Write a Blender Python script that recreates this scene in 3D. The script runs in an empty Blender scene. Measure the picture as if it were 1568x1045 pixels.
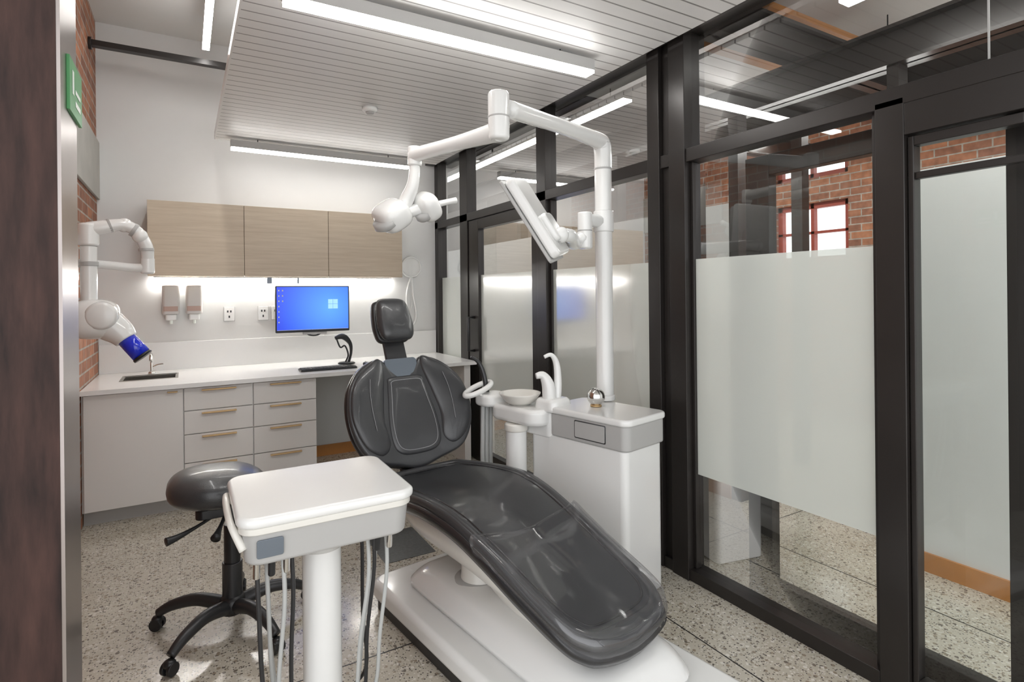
import bpy, bmesh, math, random
from mathutils import Vector, Matrix
random.seed(3)
sc=bpy.context.scene
V=Vector
# ------------------------------------------------------------------ materials
def newmat(n):
    m=bpy.data.materials.new(n); m.use_nodes=True
    return m,m.node_tree.nodes,m.node_tree.links
def mat(n,c,r=.5,metal=0,emit=0,coat=0,noise=0,ns=8,bump=0,bs=60,trans=0,alpha=1):
    m,N,L=newmat(n); b=N['Principled BSDF']
    b.inputs['Base Color'].default_value=(*c,1); b.inputs['Roughness'].default_value=r
    b.inputs['Metallic'].default_value=metal; b.inputs['Coat Weight'].default_value=coat
    b.inputs['Coat Roughness'].default_value=.08
    b.inputs['Transmission Weight'].default_value=trans; b.inputs['Alpha'].default_value=alpha
    if emit:
        b.inputs['Emission Color'].default_value=(*c,1); b.inputs['Emission Strength'].default_value=emit
    tc=N.new('ShaderNodeTexCoord')
    if noise:
        t=N.new('ShaderNodeTexNoise'); t.inputs['Scale'].default_value=ns; t.inputs['Detail'].default_value=5
        L.new(tc.outputs['Object'],t.inputs['Vector'])
        mx=N.new('ShaderNodeMix'); mx.data_type='RGBA'
        mx.inputs['A'].default_value=(*[x*(1-noise) for x in c],1); mx.inputs['B'].default_value=(*[min(1,x*(1+noise)) for x in c],1)
        L.new(t.outputs['Fac'],mx.inputs['Factor']); L.new(mx.outputs['Result'],b.inputs['Base Color'])
    if bump:
        t=N.new('ShaderNodeTexNoise'); t.inputs['Scale'].default_value=bs; t.inputs['Detail'].default_value=3
        L.new(tc.outputs['Object'],t.inputs['Vector'])
        bp=N.new('ShaderNodeBump'); bp.inputs['Strength'].default_value=bump; bp.inputs['Distance'].default_value=.002
        L.new(t.outputs['Fac'],bp.inputs['Height']); L.new(bp.outputs['Normal'],b.inputs['Normal'])
    return m
def pos(N,L):
    g=N.new('ShaderNodeNewGeometry'); s=N.new('ShaderNodeSeparateXYZ'); L.new(g.outputs['Position'],s.inputs[0]); return g,s

M_wall=mat('wall_paint',(.70,.70,.69),.6,noise=.02)
M_white=mat('white_plastic',(.80,.80,.785),.2,coat=.4,noise=.015)
M_cab=mat('cabinet_white',(.76,.745,.725),.3,coat=.2,noise=.01)
M_top=mat('counter_white',(.82,.82,.81),.25,coat=.2,noise=.01)
M_greyp=mat('grey_plastic',(.44,.435,.425),.35,noise=.02)
M_shell=mat('warm_white_shell',(.74,.72,.67),.3,coat=.3,noise=.015)
M_leather=mat('dark_leather',(.046,.047,.050),.29,coat=.25,bump=.3,bs=350,noise=.08,ns=5)
M_leather2=mat('dark_leather_edge',(.018,.018,.020),.24,coat=.4,bump=.1,bs=350,noise=.05)
M_black=mat('black_plastic',(.016,.016,.017),.35,noise=.1)
M_dgrey=mat('dark_grey_metal',(.05,.05,.052),.35,metal=.5,noise=.1)
M_stitch=mat('stitching_grey',(.30,.30,.31),.6,noise=.05)
M_bluegrey=mat('blue_grey_metal',(.18,.21,.25),.3,metal=.5,noise=.04)
M_chrome=mat('chrome',(.75,.74,.72),.12,metal=1,noise=.02)
M_brass=mat('brushed_brass',(.58,.40,.20),.38,metal=.6,noise=.05)
M_steel=mat('dark_steel_frame',(.026,.022,.020),.34,metal=.3,noise=.3,ns=3,bump=.2,bs=15)
M_edge=mat('brushed_steel_edge',(.34,.30,.285),.28,metal=.85,noise=.2,ns=4)
M_blue=mat('cobalt_blue_plastic',(.01,.03,.62),.15,coat=.6,noise=.05)
M_green=mat('sign_green',(.08,.30,.11),.4,noise=.05)
M_signw=mat('sign_white',(.8,.85,.8),.4,noise=.02)
M_led=mat('led_diffuser',(1,.985,.96),.5,emit=21)
M_ledb=mat('led_diffuser_back',(1,.985,.96),.5,emit=11)
M_led2=mat('led_strip_under_cabinet',(1,.985,.955),.5,emit=34)
M_conc=mat('concrete',(.42,.41,.38),.8,noise=.15,ns=6,bump=.5,bs=30)
M_redwood=mat('orange_timber',(.50,.21,.055),.35,noise=.25,ns=5)
M_redframe=mat('red_window_frame',(.30,.05,.03),.5,noise=.1)
M_hose=mat('grey_hose',(.46,.47,.46),.4,noise=.04)
M_sink=mat('sink_steel',(.40,.38,.34),.25,metal=1,noise=.1)
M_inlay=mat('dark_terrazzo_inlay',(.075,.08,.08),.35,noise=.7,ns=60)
M_duct=mat('galvanised_duct',(.45,.52,.55),.35,metal=.7,noise=.15)
M_label=mat('label_orange',(.50,.36,.31),.5,noise=.05)
M_paper=mat('dispenser_body',(.62,.605,.59),.3,noise=.04)

m,N,L=newmat('clear_vinyl_cover'); M_film=m
for n in list(N):
    if n.type!='OUTPUT_MATERIAL': N.remove(n)
out=[n for n in N if n.type=='OUTPUT_MATERIAL'][0]
tr=N.new('ShaderNodeBsdfTransparent'); tr.inputs[0].default_value=(.95,.95,.96,1)
gl=N.new('ShaderNodeBsdfGlossy'); gl.inputs['Roughness'].default_value=.06
lw=N.new('ShaderNodeLayerWeight'); lw.inputs['Blend'].default_value=.4
tn=N.new('ShaderNodeTexNoise'); tn.inputs['Scale'].default_value=3.2; tn.inputs['Detail'].default_value=1; tc=N.new('ShaderNodeTexCoord'); L.new(tc.outputs['Object'],tn.inputs['Vector'])
bp=N.new('ShaderNodeBump'); bp.inputs['Strength'].default_value=.45; bp.inputs['Distance'].default_value=.02
L.new(tn.outputs['Fac'],bp.inputs['Height']); L.new(bp.outputs['Normal'],gl.inputs['Normal'])
mx=N.new('ShaderNodeMixShader'); ad=N.new('ShaderNodeMath'); ad.operation='MULTIPLY_ADD'; ad.inputs[1].default_value=.45; ad.inputs[2].default_value=.05
L.new(lw.outputs['Fresnel'],ad.inputs[0]); L.new(ad.outputs[0],mx.inputs[0]); L.new(tr.outputs[0],mx.inputs[1]); L.new(gl.outputs[0],mx.inputs[2])
dfv=N.new('ShaderNodeBsdfDiffuse'); dfv.inputs[0].default_value=(.6,.6,.62,1); m2=N.new('ShaderNodeMixShader'); m2.inputs[0].default_value=.05
L.new(mx.outputs[0],m2.inputs[1]); L.new(dfv.outputs[0],m2.inputs[2]); L.new(m2.outputs[0],out.inputs[0])

def glassmat(name,film):
    m,N,L=newmat(name)
    for n in list(N):
        if n.type!='OUTPUT_MATERIAL': N.remove(n)
    out=[n for n in N if n.type=='OUTPUT_MATERIAL'][0]
    tr=N.new('ShaderNodeBsdfTransparent'); tr.inputs[0].default_value=(.94,.96,.945,1)
    gl=N.new('ShaderNodeBsdfGlossy'); gl.inputs['Roughness'].default_value=.01 if not film else .12
    fr=N.new('ShaderNodeFresnel'); fr.inputs['IOR'].default_value=1.5 if not film else 1.35
    mu=N.new('ShaderNodeMath'); mu.operation='MULTIPLY'; mu.inputs[1].default_value=.72 if not film else .35; mu.use_clamp=True
    L.new(fr.outputs[0],mu.inputs[0])
    mx=N.new('ShaderNodeMixShader'); L.new(mu.outputs[0],mx.inputs[0])
    if film:
        df=N.new('ShaderNodeBsdfDiffuse'); df.inputs[0].default_value=(.80,.83,.785,1)
        tl=N.new('ShaderNodeBsdfTranslucent'); tl.inputs[0].default_value=(.80,.83,.785,1)
        a=N.new('ShaderNodeMixShader'); a.inputs[0].default_value=.38; L.new(df.outputs[0],a.inputs[1]); L.new(tl.outputs[0],a.inputs[2])
        b=N.new('ShaderNodeMixShader'); b.inputs[0].default_value=.12; L.new(a.outputs[0],b.inputs[1]); L.new(tr.outputs[0],b.inputs[2])
        L.new(b.outputs[0],mx.inputs[1])
    else: L.new(tr.outputs[0],mx.inputs[1])
    L.new(gl.outputs[0],mx.inputs[2]); L.new(mx.outputs[0],out.inputs[0])
    return m
M_glass=glassmat('clear_glass',False); M_frost=glassmat('frosted_film',True)

def brickmat(name,ax):
    m,N,L=newmat(name); b=N['Principled BSDF']; g,s=pos(N,L)
    cb=N.new('ShaderNodeCombineXYZ'); L.new(s.outputs[ax],cb.inputs[0]); L.new(s.outputs[2],cb.inputs[1])
    t=N.new('ShaderNodeTexBrick'); t.inputs['Scale'].default_value=1
    t.inputs['Brick Width'].default_value=.235; t.inputs['Row Height'].default_value=.083; t.inputs['Mortar Size'].default_value=.007
    t.inputs['Color1'].default_value=(.38,.16,.085,1); t.inputs['Color2'].default_value=(.22,.095,.06,1); t.inputs['Mortar'].default_value=(.34,.30,.26,1)
    L.new(cb.outputs[0],t.inputs['Vector'])
    n=N.new('ShaderNodeTexNoise'); n.inputs['Scale'].default_value=14; n.inputs['Detail'].default_value=6; L.new(g.outputs['Position'],n.inputs['Vector'])
    mx=N.new('ShaderNodeMix'); mx.data_type='RGBA'; mx.blend_type='OVERLAY'; mx.inputs['Factor'].default_value=.6
    L.new(t.outputs['Color'],mx.inputs['A']); L.new(n.outputs['Fac'],mx.inputs['B']); L.new(mx.outputs['Result'],b.inputs['Base Color'])
    bp=N.new('ShaderNodeBump'); bp.inputs['Strength'].default_value=.6; bp.inputs['Distance'].default_value=.01; bp.invert=True
    L.new(t.outputs['Fac'],bp.inputs['Height']); L.new(bp.outputs['Normal'],b.inputs['Normal']); b.inputs['Roughness'].default_value=.8
    return m
M_brick=brickmat('brick_red',1)
m,N,L=newmat('weathered_steel'); M_rust=m; b=N['Principled BSDF']; g,s=pos(N,L)
mp=N.new('ShaderNodeMapping'); mp.inputs['Scale'].default_value=(9,9,1.4); L.new(g.outputs['Position'],mp.inputs[0])
n=N.new('ShaderNodeTexNoise'); n.inputs['Scale'].default_value=2.5; n.inputs['Detail'].default_value=9; n.inputs['Roughness'].default_value=.62; L.new(mp.outputs[0],n.inputs['Vector'])
r=N.new('ShaderNodeValToRGB'); r.color_ramp.elements[0].position=.32; r.color_ramp.elements[0].color=(.016,.009,.008,1); r.color_ramp.elements[1].position=.70; r.color_ramp.elements[1].color=(.066,.033,.027,1)
L.new(n.outputs['Fac'],r.inputs[0]); L.new(r.outputs[0],b.inputs['Base Color']); b.inputs['Roughness'].default_value=.6; b.inputs['Specular IOR Level'].default_value=.25
m,N,L=newmat('light_oak_laminate'); M_oak=m; b=N['Principled BSDF']; g,s=pos(N,L)
mp=N.new('ShaderNodeMapping'); mp.inputs['Scale'].default_value=(1.2,3,26); L.new(g.outputs['Position'],mp.inputs[0])
n=N.new('ShaderNodeTexNoise'); n.inputs['Scale'].default_value=2.2; n.inputs['Detail'].default_value=9; n.inputs['Roughness'].default_value=.65; n.inputs['Distortion'].default_value=.3; L.new(mp.outputs[0],n.inputs['Vector'])
r=N.new('ShaderNodeValToRGB'); r.color_ramp.elements[0].position=.3; r.color_ramp.elements[0].color=(.50,.41,.305,1); r.color_ramp.elements[1].position=.72; r.color_ramp.elements[1].color=(.62,.53,.415,1)
L.new(n.outputs['Fac'],r.inputs[0]); L.new(r.outputs[0],b.inputs['Base Color']); b.inputs['Roughness'].default_value=.45
m,N,L=newmat('polished_terrazzo_concrete'); M_floor=m; b=N['Principled BSDF']; g,s=pos(N,L)
def vor(scale,feat='F1'):
    v=N.new('ShaderNodeTexVoronoi'); v.feature=feat; v.inputs['Scale'].default_value=scale; L.new(g.outputs['Position'],v.inputs['Vector']); return v
ns=N.new('ShaderNodeTexNoise'); ns.inputs['Scale'].default_value=1.3; ns.inputs['Detail'].default_value=4; L.new(g.outputs['Position'],ns.inputs['Vector'])
base=N.new('ShaderNodeValToRGB'); base.color_ramp.elements[0].position=.35; base.color_ramp.elements[0].color=(.49,.45,.37,1); base.color_ramp.elements[1].position=.7; base.color_ramp.elements[1].color=(.59,.55,.47,1)
L.new(ns.outputs['Fac'],base.inputs[0])
cur=base.outputs[0]
for sc_,th,thc,stops in ((50,.40,.68,[(0,(.17,.145,.12)),(.12,(.30,.25,.19)),(.36,(.40,.355,.28)),(.6,(.62,.58,.51)),(.8,(.70,.67,.61))]),(105,.38,.65,[(0,(.11,.10,.09)),(.35,(.25,.22,.18)),(.6,(.66,.63,.57))])):
    v=vor(sc_); sp=N.new('ShaderNodeSeparateColor'); L.new(v.outputs['Color'],sp.inputs[0])
    cr=N.new('ShaderNodeValToRGB'); cr.color_ramp.interpolation='CONSTANT'
    e=cr.color_ramp.elements
    e[0].position=0; e[0].color=(*stops[0][1],1); e[1].position=stops[1][0]; e[1].color=(*stops[1][1],1)
    for p_,c_ in stops[2:]:
        q=e.new(p_); q.color=(*c_,1)
    L.new(sp.outputs[0],cr.inputs[0])
    lt=N.new('ShaderNodeMath'); lt.operation='LESS_THAN'; lt.inputs[1].default_value=th; L.new(v.outputs['Distance'],lt.inputs[0])
    lt2=N.new('ShaderNodeMath'); lt2.operation='LESS_THAN'; lt2.inputs[1].default_value=thc; L.new(sp.outputs[1],lt2.inputs[0])
    mm=N.new('ShaderNodeMath'); mm.operation='MULTIPLY'; L.new(lt.outputs[0],mm.inputs[0]); L.new(lt2.outputs[0],mm.inputs[1])
    mx=N.new('ShaderNodeMix'); mx.data_type='RGBA'; L.new(mm.outputs[0],mx.inputs['Factor']); L.new(cur,mx.inputs['A']); L.new(cr.outputs[0],mx.inputs['B']); cur=mx.outputs['Result']
L.new(cur,b.inputs['Base Color']); b.inputs['Roughness'].default_value=.22; b.inputs['Coat Weight'].default_value=.3; b.inputs['Coat Roughness'].default_value=.1
m,N,L=newmat('grooved_ceiling_panel'); M_ceil=m; b=N['Principled BSDF']; g,s=pos(N,L)
mo=N.new('ShaderNodeMath'); mo.operation='MODULO'; mo.inputs[1].default_value=.085
ab=N.new('ShaderNodeMath'); ab.operation='ADD'; ab.inputs[1].default_value=10; L.new(s.outputs[1],ab.inputs[0]); L.new(ab.outputs[0],mo.inputs[0])
lt=N.new('ShaderNodeMath'); lt.operation='LESS_THAN'; lt.inputs[1].default_value=.009; L.new(mo.outputs[0],lt.inputs[0])
mx=N.new('ShaderNodeMix'); mx.data_type='RGBA'; mx.inputs['A'].default_value=(.74,.73,.715,1); mx.inputs['B'].default_value=(.27,.26,.25,1)
L.new(lt.outputs[0],mx.inputs['Factor']); L.new(mx.outputs['Result'],b.inputs['Base Color']); b.inputs['Roughness'].default_value=.4
m,N,L=newmat('monitor_screen'); M_screen=m; b=N['Principled BSDF']; g,s=pos(N,L)
vd=N.new('ShaderNodeVectorMath'); vd.operation='DISTANCE'; vd.inputs[1].default_value=(1.11,5.08,1.40); L.new(g.outputs['Position'],vd.inputs[0])
r=N.new('ShaderNodeValToRGB'); r.color_ramp.elements[0].position=0; r.color_ramp.elements[0].color=(.08,.30,.95,1); r.color_ramp.elements[1].position=.45; r.color_ramp.elements[1].color=(.02,.055,.60,1)
L.new(vd.outputs['Value'],r.inputs[0]); L.new(r.outputs[0],b.inputs['Emission Color']); b.inputs['Emission Strength'].default_value=.95; b.inputs['Base Color'].default_value=(.01,.01,.03,1); b.inputs['Roughness'].default_value=.25
M_logo=mat('screen_logo_light',(.35,.65,1),.3,emit=.5)

# ------------------------------------------------------------------ helpers
def grp(name,loc=(0,0,0)):
    e=bpy.data.objects.new(name,None); e.location=loc; e.empty_display_size=.1; sc.collection.objects.link(e); return e
def mk(name,verts,faces,mt,par=None,smooth=True,bevel=0,seg=3,sub=0,fix=True):
    me=bpy.data.meshes.new(name); me.from_pydata([tuple(v) for v in verts],[],faces); me.update()
    if fix:
        bm=bmesh.new(); bm.from_mesh(me); bmesh.ops.recalc_face_normals(bm,faces=bm.faces); bm.to_mesh(me); bm.free()
    me.materials.append(mt)
    for p in me.polygons: p.use_smooth=smooth
    o=bpy.data.objects.new(name,me); sc.collection.objects.link(o)
    if bevel:
        md=o.modifiers.new('bevel','BEVEL'); md.width=bevel; md.segments=seg; md.limit_method='ANGLE'; md.angle_limit=.6
        if smooth:
            w=o.modifiers.new('wn','WEIGHTED_NORMAL'); w.keep_sharp=True
    if sub:
        md=o.modifiers.new('sub','SUBSURF'); md.levels=sub; md.render_levels=sub
    if par:
        o.parent=par; o.matrix_parent_inverse=Matrix.Translation(par.location).inverted()
    return o
BF=[(0,1,3,2),(4,6,7,5),(0,4,5,1),(2,3,7,6),(0,2,6,4),(1,5,7,3)]
def box(name,a,b,mt,par=None,bevel=0,seg=2):
    a=V(a);b=V(b)
    vs=[]
    for x in (a.x,b.x):
        for y in (a.y,b.y):
            for z in (a.z,b.z): vs.append(V((x,y,z)))
    return mk(name,vs,BF,mt,par,smooth=bool(bevel),bevel=bevel,seg=seg)
def boxes(name,lst,mt,par=None,bevel=0):
    vs=[];fs=[]
    for a,b in lst:
        k=len(vs)
        for x in (a[0],b[0]):
            for y in (a[1],b[1]):
                for z in (a[2],b[2]): vs.append((x,y,z))
        fs+=[tuple(i+k for i in f) for f in BF]
    return mk(name,vs,fs,mt,par,smooth=bool(bevel),bevel=bevel,seg=2)
def cr(pts,n,closed=False):
    P=[Vector(p) for p in pts]; m=len(P); out=[]
    for i in range(m if closed else m-1):
        if closed: p0,p1,p2,p3=P[(i-1)%m],P[i],P[(i+1)%m],P[(i+2)%m]
        else: p0,p1,p2,p3=P[max(i-1,0)],P[i],P[i+1],P[min(i+2,m-1)]
        for k in range(n):
            t=k/n
            out.append(.5*((2*p1)+(p2-p0)*t+(2*p0-5*p1+4*p2-p3)*t*t+(3*p1-p0-3*p2+p3)*t**3))
    if not closed: out.append(P[-1])
    return out
def tube(name,pts,r,mt,par=None,n=6,seg=16,closed=False,flat=1.0,straight=False):
    k=len(pts)
    rs=r if isinstance(r,(list,tuple)) else [r]*k
    P4=[(*p,q) for p,q in zip(pts,rs)]
    Q=cr(P4,n,closed) if not straight else [Vector(p) for p in P4]
    C_=[V(q[:3]) for q in Q]; Rr=[max(q[3],.0005) for q in Q]
    m=len(C_); vs=[];fs=[]
    T0=(C_[1]-C_[0]).normalized(); ref=V((0,0,1)) if abs(T0.z)<.9 else V((1,0,0))
    nrm=(ref-T0*ref.dot(T0)).normalized()
    for i in range(m):
        if closed: T=(C_[(i+1)%m]-C_[i-1]).normalized()
        else: T=(C_[min(i+1,m-1)]-C_[max(i-1,0)]).normalized()
        nrm=(nrm-T*nrm.dot(T)).normalized(); bi=T.cross(nrm)
        for j in range(seg):
            a=2*math.pi*j/seg
            vs.append(C_[i]+nrm*math.cos(a)*Rr[i]+bi*math.sin(a)*Rr[i]*flat)
    for i in range(m if closed else m-1):
        for j in range(seg):
            i2=(i+1)%m
            fs.append((i*seg+j,i*seg+(j+1)%seg,i2*seg+(j+1)%seg,i2*seg+j))
    if not closed:
        fs.append(tuple(range(seg))); fs.append(tuple((m-1)*seg+j for j in range(seg)))
    return mk(name,vs,fs,mt,par)
def cyl(name,p0,p1,r,mt,par=None,r1=None,seg=32,bevel=.003):
    p0=V(p0);p1=V(p1); r1=r if r1 is None else r1
    T=(p1-p0).normalized(); ref=V((0,0,1)) if abs(T.z)<.9 else V((1,0,0)); n=(ref-T*ref.dot(T)).normalized(); b=T.cross(n)
    vs=[]
    for c,rr in ((p0,r),(p1,r1)):
        for j in range(seg):
            a=2*math.pi*j/seg; vs.append(c+n*math.cos(a)*rr+b*math.sin(a)*rr)
    fs=[(j,(j+1)%seg,seg+(j+1)%seg,seg+j) for j in range(seg)]+[tuple(range(seg)),tuple(range(seg,2*seg))]
    return mk(name,vs,fs,mt,par,bevel=bevel,seg=2)
def lathe(name,c,prof,mt,par=None,seg=40,R=None,sx=1,sy=1):
    vs=[];fs=[];c=V(c)
    for r,z in prof:
        for j in range(seg):
            a=2*math.pi*j/seg; v=V((r*math.cos(a)*sx,r*math.sin(a)*sy,z))
            if R is not None: v=R@v
            vs.append(c+v)
    m=len(prof)
    for i in range(m-1):
        for j in range(seg): fs.append((i*seg+j,i*seg+(j+1)%seg,(i+1)*seg+(j+1)%seg,(i+1)*seg+j))
    fs.append(tuple(range(seg))); fs.append(tuple((m-1)*seg+j for j in range(seg)))
    return mk(name,vs,fs,mt,par)
def ell(name,c,rad,mt,par=None,R=None,p=2.0,seg=32,rg=16):
    vs=[];fs=[];c=V(c)
    def sp(x,e): return math.copysign(abs(x)**e,x)
    e=2/p
    for i in range(rg+1):
        ph=-math.pi/2+math.pi*i/rg
        for j in range(seg):
            a=2*math.pi*j/seg
            v=V((rad[0]*sp(math.cos(ph),e)*sp(math.cos(a),e),rad[1]*sp(math.cos(ph),e)*sp(math.sin(a),e),rad[2]*sp(math.sin(ph),e)))
            if R is not None: v=R@v
            vs.append(c+v)
    for i in range(rg):
        for j in range(seg): fs.append((i*seg+j,i*seg+(j+1)%seg,(i+1)*seg+(j+1)%seg,(i+1)*seg+j))
    o=mk(name,vs,fs,mt,par,fix=False)
    bm=bmesh.new(); bm.from_mesh(o.data); bmesh.ops.remove_doubles(bm,verts=bm.verts,dist=1e-6); bmesh.ops.recalc_face_normals(bm,faces=bm.faces)
    for f in bm.faces: f.smooth=True
    bm.to_mesh(o.data); bm.free(); return o
def pillow(name,outl,fmap,T,Tb,mt,par=None,p=4,ctr=None,n=5,inner=None):
    O_=[q for q in cr([(x,y,0) for x,y in outl],n,True)]; m=len(O_)
    c=V((sum(q.x for q in O_)/m,sum(q.y for q in O_)/m,0)) if ctr is None else V((*ctr,0))
    rs=[.15,.3,.45,.6,.72,.82,.9,.95,.98,1.0]
    vs=[fmap(c.x,c.y,T)];fs=[]
    for r in rs:
        h=T*max(0,1-r**p)**(1/p)
        for q in O_:
            w=c+(q-c)*r; vs.append(fmap(w.x,w.y,h))
    for r in rs[::-1][1:]:
        h=-Tb*max(0,1-r**p)**(1/p)
        for q in O_:
            w=c+(q-c)*r; vs.append(fmap(w.x,w.y,h))
    nr=2*len(rs)-1
    vs.append(fmap(c.x,c.y,-Tb)); last=len(vs)-1
    for j in range(m): fs.append((0,1+j,1+(j+1)%m))
    for i in range(nr-1):
        for j in range(m): fs.append((1+i*m+j,1+i*m+(j+1)%m,1+(i+1)*m+(j+1)%m,1+(i+1)*m+j))
    for j in range(m): fs.append((1+(nr-1)*m+j,1+(nr-1)*m+(j+1)%m,last))
    return mk(name,vs,fs,mt,par)
def rrect(x0,x1,y0,y1,r,n=6):
    o=[]
    for cx,cy,a0 in ((x1-r,y1-r,0),(x0+r,y1-r,90),(x0+r,y0+r,180),(x1-r,y0+r,270)):
        for k in range(n+1):
            a=math.radians(a0+90*k/n); o.append((cx+r*math.cos(a),cy+r*math.sin(a)))
    return o
def slab(name,outl,z0,z1,mt,par=None,bevel=.006,fmap=None,taper=1.0,seg=3):
    f=fmap or (lambda x,y,z:(x,y,z)); m=len(outl)
    cx=sum(x for x,y in outl)/m; cy=sum(y for x,y in outl)/m
    vs=[f(cx+(x-cx)*taper,cy+(y-cy)*taper,z0) for x,y in outl]+[f(x,y,z1) for x,y in outl]
    fs=[(j,(j+1)%m,m+(j+1)%m,m+j) for j in range(m)]+[tuple(range(m)),tuple(range(m,2*m))]
    return mk(name,vs,fs,mt,par,bevel=bevel,seg=seg)
def loft(name,rings,mt,par=None,sub=1):
    m=len(rings[0]); vs=[v for r in rings for v in r]; fs=[]
    for i in range(len(rings)-1):
        for j in range(m): fs.append((i*m+j,i*m+(j+1)%m,(i+1)*m+(j+1)%m,(i+1)*m+j))
    fs.append(tuple(range(m))); fs.append(tuple((len(rings)-1)*m+j for j in range(m)))
    return mk(name,vs,fs,mt,par,sub=sub)
def interp(xs,ys,x):
    if x<=xs[0]: return ys[0]
    if x>=xs[-1]: return ys[-1]
    for i in range(len(xs)-1):
        if x<=xs[i+1]:
            t=(x-xs[i])/(xs[i+1]-xs[i]); n=len(xs)
            def sl(k):
                a=max(k-1,0); b=min(k+1,n-1); return (ys[b]-ys[a])/(xs[b]-xs[a])
            h=xs[i+1]-xs[i]
            return (2*t**3-3*t*t+1)*ys[i]+(t**3-2*t*t+t)*h*sl(i)+(-2*t**3+3*t*t)*ys[i+1]+(t**3-t*t)*h*sl(i+1)

# ------------------------------------------------------------------ room shell
XL=-.59; YB=5.43; XG=2.30; ZC=3.67
box('floor',(-2.2,-2.5,-.1),(7,9,0),M_floor)
box('wall_back',(XL-.3,YB,0),(XG+.1,YB+.15,ZC),M_wall)
box('wall_left',(XL-.3,1.76,0),(XL,YB,ZC),M_brick)
box('ceiling',(-2.2,-2.5,ZC),(7,9,ZC+.1),M_wall)
box('wall_far',(XG+.1,8.8,0),(7,8.95,ZC),M_wall)
wy0,wy1=3.55,4.45
boxes('wall_right',[((6.5,-2.5,0),(6.7,wy0,ZC)),((6.5,wy1,0),(6.7,9,ZC)),((6.5,wy0,0),(6.7,wy1,1.85)),((6.5,wy0,2.55),(6.7,wy1,2.85)),((6.5,wy0,3.25),(6.7,wy1,ZC))],M_brick)
w=grp('window_1',(6.6,4,2.2))
def wframe(z0,z1,k):
    boxes('frame_%d'%k,[((6.55,wy0,z0),(6.62,wy0+.06,z1)),((6.55,wy1-.06,z0),(6.62,wy1,z1)),((6.55,wy0,z0),(6.62,wy1,z0+.06)),((6.55,wy0,z1-.06),(6.62,wy1,z1)),((6.55,4.0-.02,z0),(6.62,4.02,z1)),((6.55,wy0,(z0+z1)/2-.015),(6.62,wy1,(z0+z1)/2+.015))],M_redframe,w)
wframe(1.85,2.55,1); wframe(2.85,3.25,2)
boxes('wall_corridor',[((3.4,2.7,0),(3.5,8.8,2.14)),((3.4,-2.5,0),(3.5,1.58,2.14))],M_wall)
boxes('baseboard_corridor',[((3.385,2.7,0),(3.4,8.8,.10)),((3.385,-2.5,0),(3.4,1.58,.10))],M_redwood)
box('baseboard_back',(.9,YB-.015,0),(2.1,YB,.10),M_redwood)
box('trim_1',(XL,4.2,2.27),(XL+.02,YB,2.72),M_conc,bevel=.004)
pc=grp('ceiling_panel',(1.2,2.4,2.8))
box('panel',(.225,-1.0,2.78),(2.14,5.105,2.80),M_ceil,pc)
boxes('panel_edge',[((.215,-1,2.775),(.225,5.115,2.83)),((.215,5.105,2.775),(2.14,5.115,2.83))],M_cab,pc)
box('plenum',(.26,-.9,2.80),(2.1,5.06,2.83),M_cab,pc)
for i,(x,y) in enumerate(((.4,.3),(.4,4.8),(2.0,.3),(2.0,4.8))):
    cyl('hanger_%d'%i,(x,y,2.83),(x,y,ZC),.008,M_dgrey,pc,bevel=0)
tb=grp('steel_tie_bar',(.8,5.05,3.36))
box('bar',(XL,5.02,3.335),(2.25,5.08,3.375),M_steel,tb)
cyl('end_bolt',(XL,5.05,3.355),(XL+.02,5.05,3.355),.045,M_steel,tb)
col=grp('steel_column',(-.55,1.63,1.8))
box('column_plate',(-1.3,1.53,0),(-.235,1.60,ZC),M_rust,col)
box('column_side',(-1.25,1.60,0),(-.245,1.74,ZC),M_edge,col)
box('column_lip',(-.245,1.532,0),(-.228,1.74,ZC),M_edge,col)
sg=grp('exit_sign',(-.225,1.66,2.0))
box('panel',(-.228,1.60,1.93),(-.221,1.77,2.055),M_green,sg,bevel=.001)
boxes('pictogram',[((-.2205,1.63,1.975),(-.220,1.65,2.03)),((-.2205,1.67,1.955),(-.220,1.74,1.968)),((-.2205,1.67,1.985),(-.220,1.74,1.995))],M_signw,sg)
boxes('wall_front',[((-2.2,1.56,0),(-1.3,1.74,ZC))],M_wall)

gw=grp('glazed_partition',(XG,2.5,1.4))
F=[]
x0,x1=2.25,2.35
def post(y0,y1,z0=0,z1=2.95): F.append(((x0,y0,z0),(x1,y1,z1)))
post(5.35,5.43); post(4.66,4.82); post(3.36,3.48); post(1.03,1.13,0,2.2); post(-1.0,-.9)
F.append(((2.24,2.23,0),(2.40,2.32,3.0))); F.append(((2.24,2.05,0),(2.40,2.16,3.0))); F.append(((2.27,2.16,0),(2.37,2.23,3.0)))
F.append(((2.22,-1,2.86),(2.40,5.43,2.96)))
F.append(((2.15,-1,2.83),(2.24,5.43,2.87)))
F.append(((x0,-1,2.175),(x1,5.43,2.245)))
F.append(((x0,1.13,0),(x1,3.36,.06))); F.append(((x0,4.82,0),(x1,5.35,.06)))
F.append(((x0,-1,2.06),(2.33,1.03,2.176)))
for (a,b) in ((1.13,1.155),(2.03,2.05),(2.32,2.345),(3.335,3.36)): F.append(((2.28,a,.06),(2.32,b,2.175)))
boxes('frame',F,M_steel,gw,bevel=.003)
def pane(name,y0,y1,z0,z1,mt,x,par): return mk(name,[(x,y0,z0),(x,y1,z0),(x,y1,z1),(x,y0,z1)],[(0,1,2,3)],mt,par,smooth=False,fix=False)
k=0
for y0,y1 in ((4.82,5.35),(2.345,3.335),(1.155,2.03)):
    k+=1; pane('glass_%d'%k,y0,y1,.06,2.175,M_glass,XG,gw); pane('frosted_%d'%k,y0,y1,.55,1.67,M_frost,XG-.004,gw)
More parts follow.
